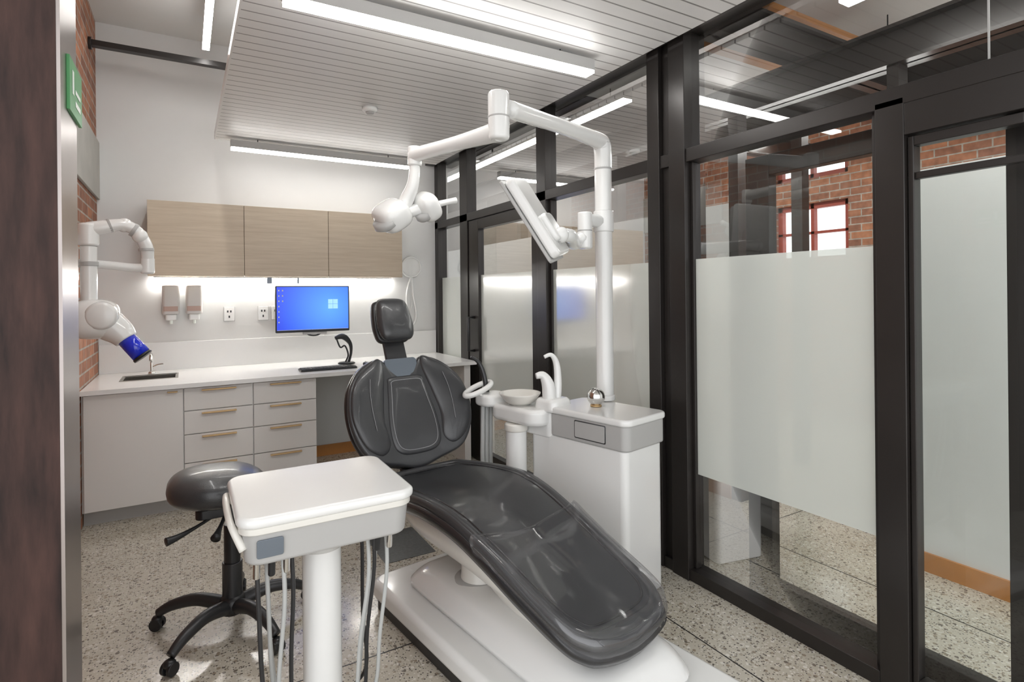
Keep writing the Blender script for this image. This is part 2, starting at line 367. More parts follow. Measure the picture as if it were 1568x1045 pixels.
for y0,y1 in ((4.82,5.35),(3.48,4.66),(2.32,3.36),(-.9,2.05)):
    k+=1; pane('toplight_%d'%k,y0,y1,2.245,2.86,M_glass,XG,gw)
boxes('gap_seal',[((2.298,.795,2.245),(2.304,.80,2.86))],M_greyp,gw)
d1=grp('door_1',(XG,4.05,1.1))
boxes('stiles',[((2.26,4.46,.01),(2.32,4.65,2.17)),((2.26,3.485,.01),(2.32,3.57,2.17)),((2.26,3.57,.01),(2.32,4.46,.11)),((2.26,3.57,2.08),(2.32,4.46,2.17))],M_steel,d1,bevel=.003)
pane('glass',3.57,4.46,.11,2.08,M_glass,2.29,d1); pane('frosted',3.57,4.46,.55,1.67,M_frost,2.286,d1)
tube('pull_handle',[(2.26,4.55,.99),(2.20,4.55,.99),(2.20,4.55,1.29),(2.26,4.55,1.29)],.014,M_dgrey,d1,straight=True)
d2=grp('door_2',(2.46,1.4,1.1))
boxes('stiles',[((2.43,1.70,.01),(2.49,1.83,2.16)),((2.43,.72,.01),(2.49,.80,2.16)),((2.43,.80,.01),(2.49,1.70,.10)),((2.43,.80,2.06),(2.49,1.70,2.16))],M_steel,d2,bevel=.003)
pane('glass',.80,1.70,.10,2.06,M_glass,2.46,d2)
d3=grp('door_3',(2.3,.5,1.1))
boxes('stiles',[((2.27,1.008,.01),(2.32,1.028,2.055)),((2.27,.55,.01),(2.32,.70,2.055)),((2.27,.70,.01),(2.32,1.008,.09)),((2.27,.70,2.02),(2.32,1.008,2.055)),((2.28,.70,1.90),(2.31,1.008,1.925))],M_steel,d3,bevel=.003)
pane('glass',.70,1.008,.09,2.02,M_glass,2.295,d3)
box('lock_case',(2.25,.60,1.05),(2.27,.66,1.32),M_dgrey,d3,bevel=.004)
st=grp('corridor_steel_beams',(3.6,3,3))
B_=[]
def ibeam(a,b,ax,w=.14,h=.2):
    (x,y,z),(X,Y,Z)=a,b
    if ax=='y':
        B_.append(((x-w/2,y,z),(x+w/2,Y,z+.02))); B_.append(((x-w/2,y,z+h),(x+w/2,Y,z+h+.02))); B_.append(((x-.01,y,z),(x+.01,Y,z+h)))
    else:
        B_.append(((x,y-w/2,z),(X,y+w/2,z+.02))); B_.append(((x,y-w/2,z+h),(X,y+w/2,z+h+.02))); B_.append(((x,y-.01,z),(X,y+.01,z+h)))
ibeam((3.45,-2.5,2.75),(3.45,8.8,0),'y'); ibeam((4.65,-2.5,3.0),(4.65,8.8,0),'y')
for yy in (.4,2.2,3.9,5.6): ibeam((2.4,yy,2.98),(6.5,yy,0),'x')
boxes('beams',B_,M_steel,st)
boxes('posts',[((3.40,2.62,0),(3.5,2.70,2.75)),((3.40,1.58,0),(3.5,1.64,2.75)),((3.4,3.9,2.14),(3.5,3.98,2.75)),((3.4,5.6,2.14),(3.5,5.68,2.75)),((4.6,2.9,0),(4.7,3.0,2.98)),((4.6,4.2,0),(4.7,4.3,2.98))],M_steel,st)
boxes('ceiling_timber_panels',[((2.45,2.32,3.38),(4.5,3.0,3.42)),((4.8,2.32,3.38),(6.4,3.0,3.42)),((2.45,1.25,3.5),(3.3,2.05,3.54)),((2.45,3.3,3.38),(3.3,3.75,3.42)),((3.7,-.6,3.4),(5.6,.25,3.44))],M_redwood)
du=grp('ventilation_duct',(4.2,1.1,3.3)); box('duct',(2.5,.75,3.28),(6.4,1.05,3.52),M_duct,du,bevel=.01)
boxes('collars',[((x,.73,3.26),(x+.04,1.07,3.54)) for x in (2.8,3.6,4.4,5.2,6.0)],M_duct,du)
def lamp(name,a,b,z,w=.075,h=.075,ax='x',mt=M_led,drop=0):
    cx=((a[0]+b[0])/2,(a[1]+b[1])/2,z); g_=grp(name,cx)
    if ax=='x':
        box('housing',(a[0],a[1]-w/2,z+.016),(b[0],a[1]+w/2,z+h),M_greyp,g_,bevel=.002)
        box('diffuser',(a[0]+.004,a[1]-w/2+.001,z),(b[0]-.004,a[1]+w/2-.001,z+.0159),mt,g_)
        ends=[(a[0]+.2,a[1]),(b[0]-.2,a[1])]
    else:
        box('housing',(a[0]-w/2,a[1],z+.016),(a[0]+w/2,b[1],z+h),M_greyp,g_,bevel=.002)
        box('diffuser',(a[0]-w/2+.001,a[1]+.004,z),(a[0]+w/2-.001,b[1]-.004,z+.0159),mt,g_)
        ends=[(a[0],a[1]+.2),(a[0],b[1]-.2)]
    if drop:
        for i,(x,y) in enumerate(ends): cyl('suspension_%d'%i,(x,y,z+h),(x,y,z+h+drop),.004,M_dgrey,g_,bevel=0)
    return g_
lamp('linear_ceiling_lamp',(.325,5.0),(1.82,5.0),2.68,drop=.025,mt=M_ledb)
lamp('linear_ceiling_lamp.001',(.35,2.4),(1.91,2.4),2.68,drop=.025)
lamp('linear_ceiling_lamp.002',(.155,1.9),(.155,4.9),3.40,ax='y',drop=.195,w=.05)
lamp('linear_ceiling_lamp.003',(3.75,1.6),(3.75,4.4),2.62,ax='y',drop=.5,w=.09)
lamp('added_corridor_fill',(2.9,3.2),(2.9,7.0),2.95,ax='y',drop=.08,w=.09)  # added fill strip, lights the enclosed corridor; not a known fixture
lamp('added_corridor_fill.001',(2.9,-1.6),(2.9,1.6),2.95,ax='y',drop=.08,w=.09)  # extra emitter put in to brighten corridor wall and frosted film
lamp('added_corridor_fill.002',(5.5,1.0),(5.5,6.0),3.1,ax='y',drop=.25,w=.12)  # added glow strip, fills the space before the far brick wall
sd=grp('smoke_detector',(1.1,3.78,2.77))
lathe('base',(1.1,3.78,2.75),[(.001,0),(.035,0),(.05,.008),(.052,.0295),(.001,.0295)],M_white,sd)
lathe('sensor',(1.1,3.78,2.735),[(.001,0),(.02,.0),(.028,.006),(.028,.016),(.001,.016)],M_greyp,sd)

# ------------------------------------------------------------------ joinery
jc=grp('base_cabinet',(.15,5,.45))
YF=4.52; e_=.003
box('carcass',(XL+e_,YF+.02,.10),(.874,YB-e_,.68),M_cab,jc)
boxes('carcass_top',[((XL+e_,YF+.02,.68),(-.44,YB-e_,.867)),((-.02,YF+.02,.68),(.874,YB-e_,.867)),((-.44,YF+.02,.68),(-.02,4.83,.867))],M_cab,jc)
box('kick',(XL+e_,YF+.08,0),(.874,YB-e_,.10),M_greyp,jc)
box('door',(XL+.015,YF,.105),(-.018,YF+.019,.862),M_cab,jc,bevel=.002)
zz=[.862,.70,.535,.335,.105]
for c_,(xa,xb) in enumerate(((-.012,.424),(.430,.872))):
    for i in range(4):
        box('drawer_%d_%d'%(c_,i),(xa,YF,zz[i+1]+.005),(xb,YF+.019,zz[i]-.001),M_cab,jc,bevel=.002)
        xm=(xa+xb)/2; zt_=zz[i]-.014
        box('handle_%d_%d'%(c_,i),(xm-.11,YF-.025,zt_-.010),(xm+.11,YF-.001,zt_),M_brass,jc,bevel=.002)
box('door_pull',(-.11,YF-.025,.842),(-.05,YF-.001,.850),M_brass,jc,bevel=.002)
box('end_panel',(2.14,YF,0),(2.20,YB-e_,.867),M_cab,jc)
ct=grp('countertop',(.8,5,.89))
sx0,sx1,sy0,sy1=-.40,-.06,4.86,5.14
boxes('top',[((XL+e_,4.48,.87),(sx0,YB-e_,.90)),((sx1,4.48,.87),(2.245,YB-e_,.90)),((sx0,4.48,.87),(sx1,sy0,.90)),((sx0,sy1,.87),(sx1,YB-e_,.90))],M_top,ct)
box('splashback',(XL+e_,YB-.02,.90),(2.245,YB-e_,1.13),M_top,ct,bevel=.002)
sk=grp('sink',(-.23,5.0,.88))
boxes('basin',[((sx0,sy0,.70),(sx1,sy1,.71)),((sx0,sy0,.71),(sx0+.008,sy1,.899)),((sx1-.008,sy0,.71),(sx1,sy1,.899)),((sx0,sy0,.71),(sx1,sy0+.008,.899)),((sx0,sy1-.008,.71),(sx1,sy1,.899))],M_sink,sk)
boxes('rim',[((sx0-.012,sy0-.012,.9005),(sx1+.012,sy0,.904)),((sx0-.012,sy1,.9005),(sx1+.012,sy1+.012,.904)),((sx0-.012,sy0,.9005),(sx0,sy1,.904)),((sx1,sy0,.9005),(sx1+.012,sy1,.904))],M_sink,sk)
lathe('drain',(-.23,5.0,.71),[(.001,0),(.03,0),(.03,.004),(.001,.004)],M_chrome,sk)
fc=grp('faucet',(-.23,5.22,.95))
tube('spout',[(-.23,5.22,.901),(-.23,5.22,1.0),(-.23,5.2,1.05),(-.23,5.12,1.06),(-.23,5.07,1.02)],.011,M_chrome,fc)
lathe('base',(-.23,5.22,.901),[(.001,0),(.025,0),(.025,.01),(.016,.02),(.001,.02)],M_chrome,fc)
tube('lever',[(-.23,5.22,.95),(-.19,5.21,.97),(-.15,5.2,.975)],.006,M_chrome,fc)
uc=grp('overhead_cabinet',(.77,5.27,1.96))
box('carcass',(-.245,5.12,1.672),(1.78,YB-e_,2.25),M_oak,uc)
for i,(xa,xb) in enumerate(((-.245,.424),(.428,1.10),(1.104,1.78))):
    box('door_%d'%i,(xa,5.10,1.665),(xb,5.119,2.25),M_oak,uc,bevel=.0015)
us=grp('under_cabinet_lamp',(.77,5.38,1.66))
box('profile',(-.22,5.37,1.660),(1.76,5.41,1.6715),M_greyp,us)
box('diffuser',(-.215,5.373,1.652),(1.755,5.407,1.6599),M_led2,us)
for i,x in enumerate((-.10,.065)):
    g_=grp('soap_dispenser' if i==0 else 'soap_dispenser.001',(x,5.38,1.45))
    slab('body',rrect(x-.062,x+.062,5.32,YB-e_,.025),1.36,1.60,M_paper,g_,bevel=.012)
    slab('label',rrect(x-.05,x+.05,5.316,5.34,.006),1.385,1.425,M_label,g_,bevel=.001)
    slab('nozzle_block',rrect(x-.04,x+.04,5.34,YB-e_,.015),1.31,1.36,M_white,g_,bevel=.008)
    cyl('nozzle',(x,5.36,1.28),(x,5.36,1.312),.012,M_signw,g_)
def outlet(nm,x,z):
    g_=grp(nm,(x,YB,z)); box('surround',(x-.044,YB-.006,z-.064),(x+.044,YB-.0005,z+.064),M_greyp,g_)
    box('plate',(x-.04,YB-.010,z-.06),(x+.04,YB-.004,z+.06),M_white,g_,bevel=.002)
    boxes('sockets',[((x-.018,YB-.012,z+.012),(x-.006,YB-.0095,z+.03)),((x+.006,YB-.012,z+.012),(x+.018,YB-.0095,z+.03)),((x-.006,YB-.012,z-.035),(x+.006,YB-.0095,z-.015))],M_dgrey,g_)
outlet('power_outlet',.33,1.35); outlet('power_outlet.001',.60,1.35); outlet('power_outlet.002',.71,1.35)
boxes('cabinet_tags',[((.62,5.30,1.61),(.66,5.305,1.663)),((.87,5.30,1.61),(.885,5.305,1.663))],M_bluegrey)
cm=grp('computer_monitor',(.965,5.1,1.4))
slab('bezel',rrect(.658,1.275,1.185,1.585,.008),0,.03,M_black,cm,bevel=.003,fmap=lambda x,z,n:(x,5.085+n,z))
box('screen',(.668,5.083,1.205),(1.265,5.0849,1.577),M_screen,cm)
boxes('desktop_logo',[((1.09+a*.043,5.0815,1.385+b*.043),(1.13+a*.043,5.0829,1.425+b*.043)) for a in (0,1) for b in (0,1)],M_logo,cm)
boxes('desktop_icons',[((.68+a*.03,5.0815,1.54-b*.045),(.690+a*.03,5.0829,1.552-b*.045)) for a in (0,1) for b in range(7 if a==0 else 3)]+[((.67,5.0815,1.206),(1.26,5.0829,1.209))],M_signw,cm)
boxes('wall_arm',[((.90,5.115,1.33),(1.03,5.13,1.45)),((.945,5.13,1.37),(.985,5.40,1.41)),((.90,5.40,1.30),(1.03,YB-e_,1.48))],M_black,cm,bevel=.004)
tube('cables',[(.90,5.12,1.2),(.93,5.11,1.16),(1.0,5.11,1.155),(1.06,5.12,1.19)],.007,M_black,cm)
box('sound_bar',(.88,5.09,1.165),(1.08,5.12,1.184),M_greyp,cm,bevel=.003)
cb_=grp('intraoral_camera_stand',(1.2,5.0,.95))
lathe('base',(1.22,4.98,.901),[(.001,0),(.07,0),(.075,.006),(.06,.016),(.001,.018)],M_black,cb_)
tube('arm',[(1.24,4.98,.915),(1.26,4.98,1.0),(1.25,4.98,1.08),(1.19,4.97,1.14),(1.12,4.96,1.13)],[.012,.012,.018,.026,.014],M_black,cb_)
tube('cable',[(1.13,4.96,1.13),(1.16,4.95,1.05),(1.2,4.95,1.06),(1.23,4.96,.98),(1.21,4.97,.92)],.007,M_black,cb_)
kb=grp('keyboard',(1.0,4.72,.91))
slab('case',rrect(.78,1.22,4.62,4.76,.008),.901,.915,M_black,kb,bevel=.002)
boxes('keys',[((.79+i*.0285,4.628+j*.025,.9149),(.814+i*.0285,4.649+j*.025,.920)) for i in range(15) for j in range(5)],M_dgrey,kb)
ms=grp('computer_mouse',(1.32,4.7,.92)); ell('body',(1.32,4.7,.920),(.03,.05,.018),M_black,ms,p=2.4); ell('wheel',(1.32,4.73,.936),(.004,.01,.006),M_greyp,ms)
wm=grp('hand_mirror',(2.0,5.4,1.75))
lathe('disc',(1.98,YB-.015,1.78),[(.001,0),(.095,0),(.11,.006),(.10,.012),(.001,.012)],M_white,wm,R=Matrix.Rotation(math.pi/2,3,'X'))
tube('rim',[(1.98+.1*math.cos(k*math.pi/6),YB-.03,1.78+.1*math.sin(k*math.pi/6)) for k in range(12)],.007,M_white,wm,closed=True)
tube('loop',[(1.98,YB-.02,1.69),(1.93,YB-.02,1.5),(1.95,YB-.02,1.25),(2.0,YB-.02,1.2),(2.03,YB-.02,1.3),(2.0,YB-.02,1.5),(1.985,YB-.02,1.69)],.010,M_white,wm)
tube('cord',[(1.97,YB-.015,1.7),(1.99,YB-.012,1.45),(1.96,YB-.012,1.3)],.006,M_white,wm)

# ------------------------------------------------------------------ x-ray unit
xr=grp('dental_xray_unit',(-.45,3.95,1.6)); Yx=3.95
box('wall_plate',(XL+.001,Yx-.09,1.52),(XL+.03,Yx+.09,1.86),M_white,xr,bevel=.01)
cyl('pivot',(-.55,Yx,1.60),(-.55,Yx,1.78),.035,M_white,xr)
tube('lower_arm',[(-.56,Yx,1.70),(-.40,Yx+.01,1.69),(-.25,Yx+.02,1.675),(-.19,Yx+.02,1.68)],[.024,.024,.025,.030],M_white,xr)
cyl('elbow',(-.19,Yx+.02,1.64),(-.19,Yx+.02,1.74),.036,M_white,xr,bevel=.012)
tube('upper_arm',[(-.19,Yx+.02,1.72),(-.195,Yx,1.80),(-.24,Yx-.02,1.885),(-.31,Yx-.03,1.92),(-.40,Yx-.04,1.90),(-.465,Yx-.04,1.885)],[.033,.035,.034,.034,.040,.043],M_white,xr)
for i,(x,z) in enumerate(((-.225,1.86),(-.30,1.92))): ell('joint_%d'%i,(x,Yx-.02,z),(.041,.041,.041),M_white,xr)
for i,(a,b) in enumerate((((-.245,Yx-.02,1.888),(-.262,Yx-.022,1.898)),((-.36,Yx-.035,1.914),(-.372,Yx-.036,1.910)),((-.196,Yx,1.79),(-.195,Yx,1.775)))):
    cyl('arm_seam_%d'%i,a,b,.040,M_greyp,xr,bevel=.001)
cyl('knuckle',(-.465,Yx-.04,1.79),(-.465,Yx-.04,1.92),.050,M_white,xr,bevel=.015)
cyl('drop_tube',(-.465,Yx-.04,1.44),(-.465,Yx-.04,1.79),.040,M_white,xr)
cyl('collar',(-.465,Yx-.04,1.68),(-.465,Yx-.04,1.705),.046,M_greyp,xr)
ell('head_body',(-.44,Yx-.04,1.38),(.125,.12,.112),M_white,xr,p=2.8)
lathe('side_disc',(-.40,Yx-.165,1.40),[(.001,0),(.06,0),(.075,.01),(.08,.05),(.001,.05)],M_white,xr,R=Matrix.Rotation(-math.pi/2,3,'X'))
tube('head_snout',[(-.42,Yx-.05,1.38),(-.33,Yx-.07,1.31),(-.29,Yx-.08,1.26)],[.10,.078,.060],M_white,xr)
tube('blue_collimator',[(-.295,Yx-.08,1.27),(-.215,Yx-.10,1.165)],[.048,.050],M_blue,xr,seg=28,straight=True)
tube('collimator_rim',[(-.217,Yx-.10,1.168),(-.209,Yx-.102,1.158)],[.053,.053],M_black,xr,seg=28,straight=True)
tube('collimator_ring',[(-.302,Yx-.08,1.279),(-.290,Yx-.084,1.263)],[.056,.056],M_greyp,xr,seg=28,straight=True)

# ------------------------------------------------------------------ dental chair
O=V((1.10,2.85,0)); av=V((.139,-.990,0)); wv=V((.990,.139,0))
def C(s,w,z): return O+av*s+wv*w+V((0,0,z))
ch=grp('dental_chair',C(.7,0,0))
slab('base_skirt',rrect(-.345,.345,.12,1.74,.06),0,.045,M_black,ch,bevel=.004,fmap=lambda x,y,z:C(y,x,z))
slab('base_plate',rrect(-.36,.36,.10,1.76,.07),.045,.135,M_white,ch,bevel=.028,fmap=lambda x,y,z:C(y,x,z),seg=5)
rings=[]
for z,k in ((.125,1),(.16,.93),(.20,.80),(.225,.68),(.232,.5)):
    rings.append([C(.85+(y-.85)*(.55+.45*k),x*k,z+ (.03 if z>.18 else 0)*(1 if y>.9 else 0)) for x,y in rrect(-.27,.27,.22,1.55,.10,5)])
loft('base_hump',rings,M_white,ch)
tube('lift_column',[C(.60,-.05,.18),C(.60,-.05,.26),C(.56,-.04,.42)],[.115,.085,.08],M_shell,ch,seg=28)
lathe('column_boot',C(.60,-.05,.20),[(.001,0),(.14,0),(.13,.025),(.10,.04),(.001,.04)],M_greyp,ch)
tube('lift_arm',[C(1.25,0,.20),C(1.0,0,.27),C(.7,0,.36),C(.45,0,.41)],[.12,.13,.13,.11],M_shell,ch,seg=24,flat=1.0)
SS=[-.1,0,.15,.35,.55,.75,.95,1.15,1.35,1.5]; ZS=[.56,.54,.535,.555,.575,.565,.52,.455,.395,.355]
def zt(s): return interp(SS,ZS,s)
def cw(s): return interp([0,.3,.7,1.0,1.45],[0,0,-.020,-.028,-.022],s)
def seatmap(w,s,n): return C(s,w+cw(s),zt(s)+n+.35*w*w-(.018*math.exp(-(w/.12)**2)))
halfw=[(-.04,.17),(.05,.26),(.2,.300),(.4,.305),(.6,.292),(.8,.272),(1.0,.258),(1.2,.245),(1.34,.232),(1.41,.205),(1.45,.13)]
ol=[(w_,s_) for s_,w_ in halfw]+[(-w_,s_) for s_,w_ in halfw[::-1]]
pillow('seat_cushion',ol,seatmap,.022,.06,M_leather,ch,p=6,ctr=(0,.72))
ol2=[(w_*1.04,.72+(s_-.72)*1.014) for w_,s_ in ol]
pillow('seat_edge_shell',ol2,lambda w,s,n:V(seatmap(w,s,n))-V((0,0,.040)),.032,.045,M_leather2,ch,p=5,ctr=(0,.72))
def seam(name,outl,k,fm,ctr,r=.0028,mt=M_leather2,off=.022,n=5):
    pts=[fm(ctr[0]+(x-ctr[0])*k,ctr[1]+(y-ctr[1])*(1-(1-k)*.45),off) for x,y in outl]
    tube(name,pts,r,mt,ch,n=n,seg=12,closed=True)
seam('seat_border_bolster',ol,.90,seatmap,(0,.72),r=.020,off=.006,mt=M_leather)
seam('seat_piping',ol,.80,seatmap,(0,.72),r=.004,off=.020)
fo=[q for q in ol if q[0]>0 and q[1]>.95]+[q for q in ol if q[0]<0 and q[1]>.95]
fo=[(.268,.90)]+fo+[(-.268,.90)]
fo=[(x*1.04,y+(.015 if y>1.3 else 0)) for x,y in fo]
FO=[]
for i in range(len(fo)):
    a=fo[i]; b=fo[(i+1)%len(fo)]; FO.append(a)
    if i==len(fo)-1: FO+= [(a[0]+(b[0]-a[0])*t,a[1]) for t in (.05,.3,.5,.7,.95)]
pillow('clear_foot_cover',FO,lambda w,s,n:seatmap(w,s,n)+V((0,0,.004)),.032,.05,M_film,ch,p=9,ctr=(0,1.20),n=4)
rings=[]
for s_,w_,d0,d1 in ((-.10,.10,.09,.16),(.0,.17,.07,.22),(.2,.23,.07,.25),(.45,.25,.07,.27),(.7,.25,.07,.26),(.95,.235,.07,.22),(1.15,.20,.07,.15),(1.32,.16,.065,.10)):
    z1=zt(s_)-d0; z0=zt(s_)-d1
    rings.append([C(s_,w_*x+cw(s_),(z0+z1)/2+(z1-z0)/2*y) for x,y in ((1,.95),(.6,1),(0,1),(-.6,1),(-1,.95),(-.92,.1),(-.65,-.75),(-.25,-1),(.25,-1),(.65,-.75),(.92,.1))])
loft('seat_under_shell',rings,M_shell,ch,sub=2)
def B(w,v,n):
    n2=n+.42*w*w
    return C(-.03-.407*v+.914*n2,w,.56+.914*v+.407*n2)
bo=[(-.14,.03),(0,.0),(.14,.03),(.27,.07),(.345,.17),(.372,.30),(.355,.43),(.30,.53),(.22,.60),(.13,.625),(.08,.57),(0,.54),(-.08,.57),(-.13,.625),(-.22,.60),(-.30,.53),(-.355,.43),(-.372,.30),(-.345,.17),(-.27,.07)]
pillow('backrest_shell',bo,lambda w,v,n:B(w,v,n-.045),.03,.035,M_leather2,ch,p=5,ctr=(0,.3))
pillow('backrest_pad',bo,B,.030,.03,M_leather,ch,p=5,ctr=(0,.3))
cpad=[(-.10,.08),(0,.07),(.10,.08),(.145,.13),(.15,.25),(.13,.38),(.115,.47),(.10,.51),(0,.515),(-.10,.51),(-.115,.47),(-.13,.38),(-.15,.25),(-.145,.13)]
pillow('backrest_center_pad',cpad,lambda w,v,n:B(w,v,n+.020),.026,.01,M_leather,ch,p=3.5,ctr=(0,.28))
for sgn,nm in ((1,'right'),(-1,'left')):
    wo=[(.160*sgn,.14),(.22*sgn,.09),(.31*sgn,.15),(.36*sgn,.29),(.34*sgn,.43),(.28*sgn,.53),(.20*sgn,.595),(.135*sgn,.625),(.115*sgn,.56),(.145*sgn,.41),(.170*sgn,.27)]
    pillow('backrest_wing_'+nm,wo,lambda w,v,n:B(w,v,n+.018),.034,.01,M_leather,ch,p=2.6,ctr=(.245*sgn,.34))
    tube('stitch_wing_'+nm,[B(x,y,.0545) for x,y in ((.225*sgn,.50),(.24*sgn,.42),(.245*sgn,.33),(.24*sgn,.22))],.0016,M_stitch,ch,seg=6)
tube('stitch_center',[B(x,y,.0395) for x,y in [(a*.84,.28+(b_-.28)*.88) for a,b_ in cpad]],.0022,M_stitch,ch,seg=6,closed=True)
rings=[]
for v_,w_,t_ in ((-.14,.07,.03),(-.05,.085,.03),(.08,.10,.03),(.3,.09,.03),(.5,.07,.025),(.6,.055,.02)):
    rings.append([B(0,v_,0)+wv*(w_*x)+(B(0,v_,-.07)-B(0,v_,0))+ (B(0,v_,1)-B(0,v_,0))*(t_*y) for x,y in ((1,0),(.8,.8),(0,1),(-.8,.8),(-1,0),(-.8,-.8),(0,-1),(.8,-.8))])
loft('spine',rings,M_dgrey,ch,sub=2)
slab('headrest_slider',rrect(-.10,.10,.49,.62,.02),-.02,.024,M_bluegrey,ch,bevel=.006,fmap=B)
slab('headrest_stem',rrect(-.065,.065,.55,.80,.02),-.035,-.01,M_dgrey,ch,bevel=.006,fmap=B)
ho=[(-.085,.735),(0,.725),(.085,.735),(.108,.80),(.105,.88),(.09,.96),(.06,.985),(0,.99),(-.06,.985),(-.09,.96),(-.105,.88),(-.108,.80)]
def Hm(w,v,n):
    n2=n+.8*w*w; return C(-.03-.407*v+.96*n2,w,.56+.914*v+.28*n2)
pillow('headrest_cushion',ho,lambda w,v,n:Hm(w,v,n+.04),.06,.03,M_leather,ch,p=2.6,ctr=(0,.86))
pillow('headrest_shell',[(x*1.04,.86+(y-.86)*1.03) for x,y in ho],lambda w,v,n:Hm(w,v,n-.02),.035,.03,M_dgrey,ch,p=4,ctr=(0,.86))
tube('headrest_piping',[Hm(x*.99,.86+(y-.86)*.99,.045) for x,y in ho],.003,M_leather2,ch,closed=True,seg=8)
tube('side_grip',[C(-.02,-.30,.60),C(.02,-.35,.58),C(.02,-.36,.50),C(-.04,-.30,.45)],.007,M_chrome,ch)

# ------------------------------------------------------------------ delivery table
dt=grp('instrument_delivery_table',(.37,1.9,.8))
slab('table_mat',rrect(.115,.63,1.68,2.135,.055),.856,.888,M_white,dt,bevel=.014,seg=5)
slab('table_body',rrect(.128,.618,1.695,2.12,.05),.745,.857,M_greyp,dt,bevel=.012,taper=.955,seg=4)
slab('table_rim',rrect(.122,.622,1.688,2.128,.052),.838,.857,M_shell,dt,bevel=.003)
slab('display',rrect(.165,.235,.770,.822,.006),0,.006,M_bluegrey,dt,bevel=.001,fmap=lambda x,z,n:(x,1.688+n+(.857-z)*.09,z))
tube('side_handle',[(.145,2.08,.80),(.115,2.06,.845),(.105,1.98,.86),(.103,1.85,.86),(.108,1.76,.85),(.135,1.73,.79)],[.012,.010,.010,.010,.010,.012],M_shell,dt)
cyl('column',(.375,1.88,.02),(.375,1.88,.76),.060,M_white,dt,seg=40)
lathe('column_collar',(.375,1.88,.69),[(.001,0),(.064,0),(.085,.04),(.10,.056),(.001,.056)],M_white,dt)
lathe('column_foot',(.375,1.88,0),[(.001,0),(.17,0),(.17,.02),(.12,.05),(.065,.07),(.001,.07)],M_white,dt)
for i,(x,y,x2,z2) in enumerate(((.17,1.76,.20,.12),(.20,1.80,.23,.08),(.24,1.76,.22,.14),(.27,1.80,.27,.06),(.21,1.9,.24,.13),(.50,1.80,.46,.12),(.53,1.84,.50,.08),(.56,1.80,.53,.15),(.55,1.9,.49,.07),(.52,1.95,.54,.12))):
    tube('hose_%d'%i,[(x,y,.75),(x+.005,y,.60),((x+x2)/2,y+.02,.38),(x2+.01,y+.05,z2+.06),(x2+.05 if x<.35 else x2-.03,y+.09,z2-.03),(.36 if x<.35 else .39,1.90,z2+.03)],.0065,M_hose if i%3 else M_dgrey,dt,seg=10)
for i,x in enumerate((.17,.21,.25,.52,.56)):
    cyl('handpiece_%d'%i,(x,1.76,.69),(x,1.745,.755),.010,M_black if i%2 else M_chrome,dt,seg=16)

# ------------------------------------------------------------------ stool
sl=grp('dentist_stool',(.185,2.83,0)); sxx,syy=.175,2.84
so=[(-.195,-.02),(-.175,.12),(-.08,.19),(.03,.20),(.14,.17),(.20,.06),(.20,-.06),(.15,-.17),(.04,-.21),(-.08,-.20),(-.17,-.13)]
def sm(x,y,n):
    return V((.115+x,2.86+y,.645+n+.10*(-.5*x)+.5*y*y*.3))
pillow('seat_cushion',so,sm,.085,.080,M_leather,sl,p=2.4)
slab('seat_plate',rrect(.03,.24,2.74,2.94,.03),.54,.58,M_black,sl,bevel=.004)
cyl('gas_lift',(sxx,syy,.30),(sxx,syy,.56),.016,M_dgrey,sl)
cyl('cover_upper',(sxx,syy,.24),(sxx,syy,.47),.034,M_black,sl)
cyl('column',(sxx,syy,.10),(sxx,syy,.30),.042,M_dgrey,sl)
lathe('hub',(sxx,syy,.07),[(.001,0),(.045,0),(.058,.02),(.054,.06),(.042,.08),(.001,.08)],M_black,sl)
for i in range(5):
    a=math.radians(8+72*i); dx,dy=math.cos(a),math.sin(a)
    tube('leg_%d'%i,[(sxx+dx*.03,syy+dy*.03,.105),(sxx+dx*.15,syy+dy*.15,.130),(sxx+dx*.26,syy+dy*.26,.110),(sxx+dx*.33,syy+dy*.33,.074)],[.032,.028,.024,.019],M_dgrey,sl,seg=14)
    cx_,cy_=sxx+dx*.335,syy+dy*.335; px,py=-dy,dx
    for t in (-.016,.016): cyl('caster_%d_%s'%(i,'a' if t<0 else 'b'),(cx_+px*(t-.008),cy_+py*(t-.008),.027),(cx_+px*(t+.008),cy_+py*(t+.008),.027),.027,M_black,sl,seg=20)
    ell('caster_hood_%d'%i,(cx_,cy_,.045),(.024,.024,.02),M_black,sl)
tube('lever_a',[(.12,2.78,.55),(.04,2.72,.53),(-.03,2.68,.515),(-.075,2.66,.51)],[.008,.007,.012,.018],M_black,sl)
tube('lever_b',[(.15,2.77,.55),(.12,2.68,.52),(.10,2.62,.50)],[.008,.009,.02],M_black,sl)

# ------------------------------------------------------------------ cuspidor unit
cu=grp('cuspidor_unit',(1.92,2.33,.45))
th=math.radians(12); ux=V((math.cos(th),math.sin(th),0)); uy=V((-math.sin(th),math.cos(th),0)); UC=V((1.89,2.32,0))
def U(x,y,z): return UC+ux*x+uy*y+V((0,0,z))
Uf=lambda x,y,z:U(x,y,z)
slab('lower_body',rrect(-.16,.155,-.275,.37,.035),.0,.74,M_white,cu,bevel=.01,fmap=Uf)
slab('grey_band',rrect(-.168,.165,-.29,.22,.04),.74,.862,M_greyp,cu,bevel=.01,fmap=Uf)
slab('upper_rear',rrect(-.17,.165,.20,.44,.04),.72,.862,M_white,cu,bevel=.012,fmap=Uf)
slab('top_plate',rrect(-.178,.175,-.30,.26,.05),.860,.895,M_white,cu,bevel=.012,fmap=Uf,seg=4)
slab('drawer_gap',rrect(-.165,.035,.760,.850,.006),0,.004,M_dgrey,cu,bevel=0,fmap=lambda y,z,n:U(-.170+n,y,z))
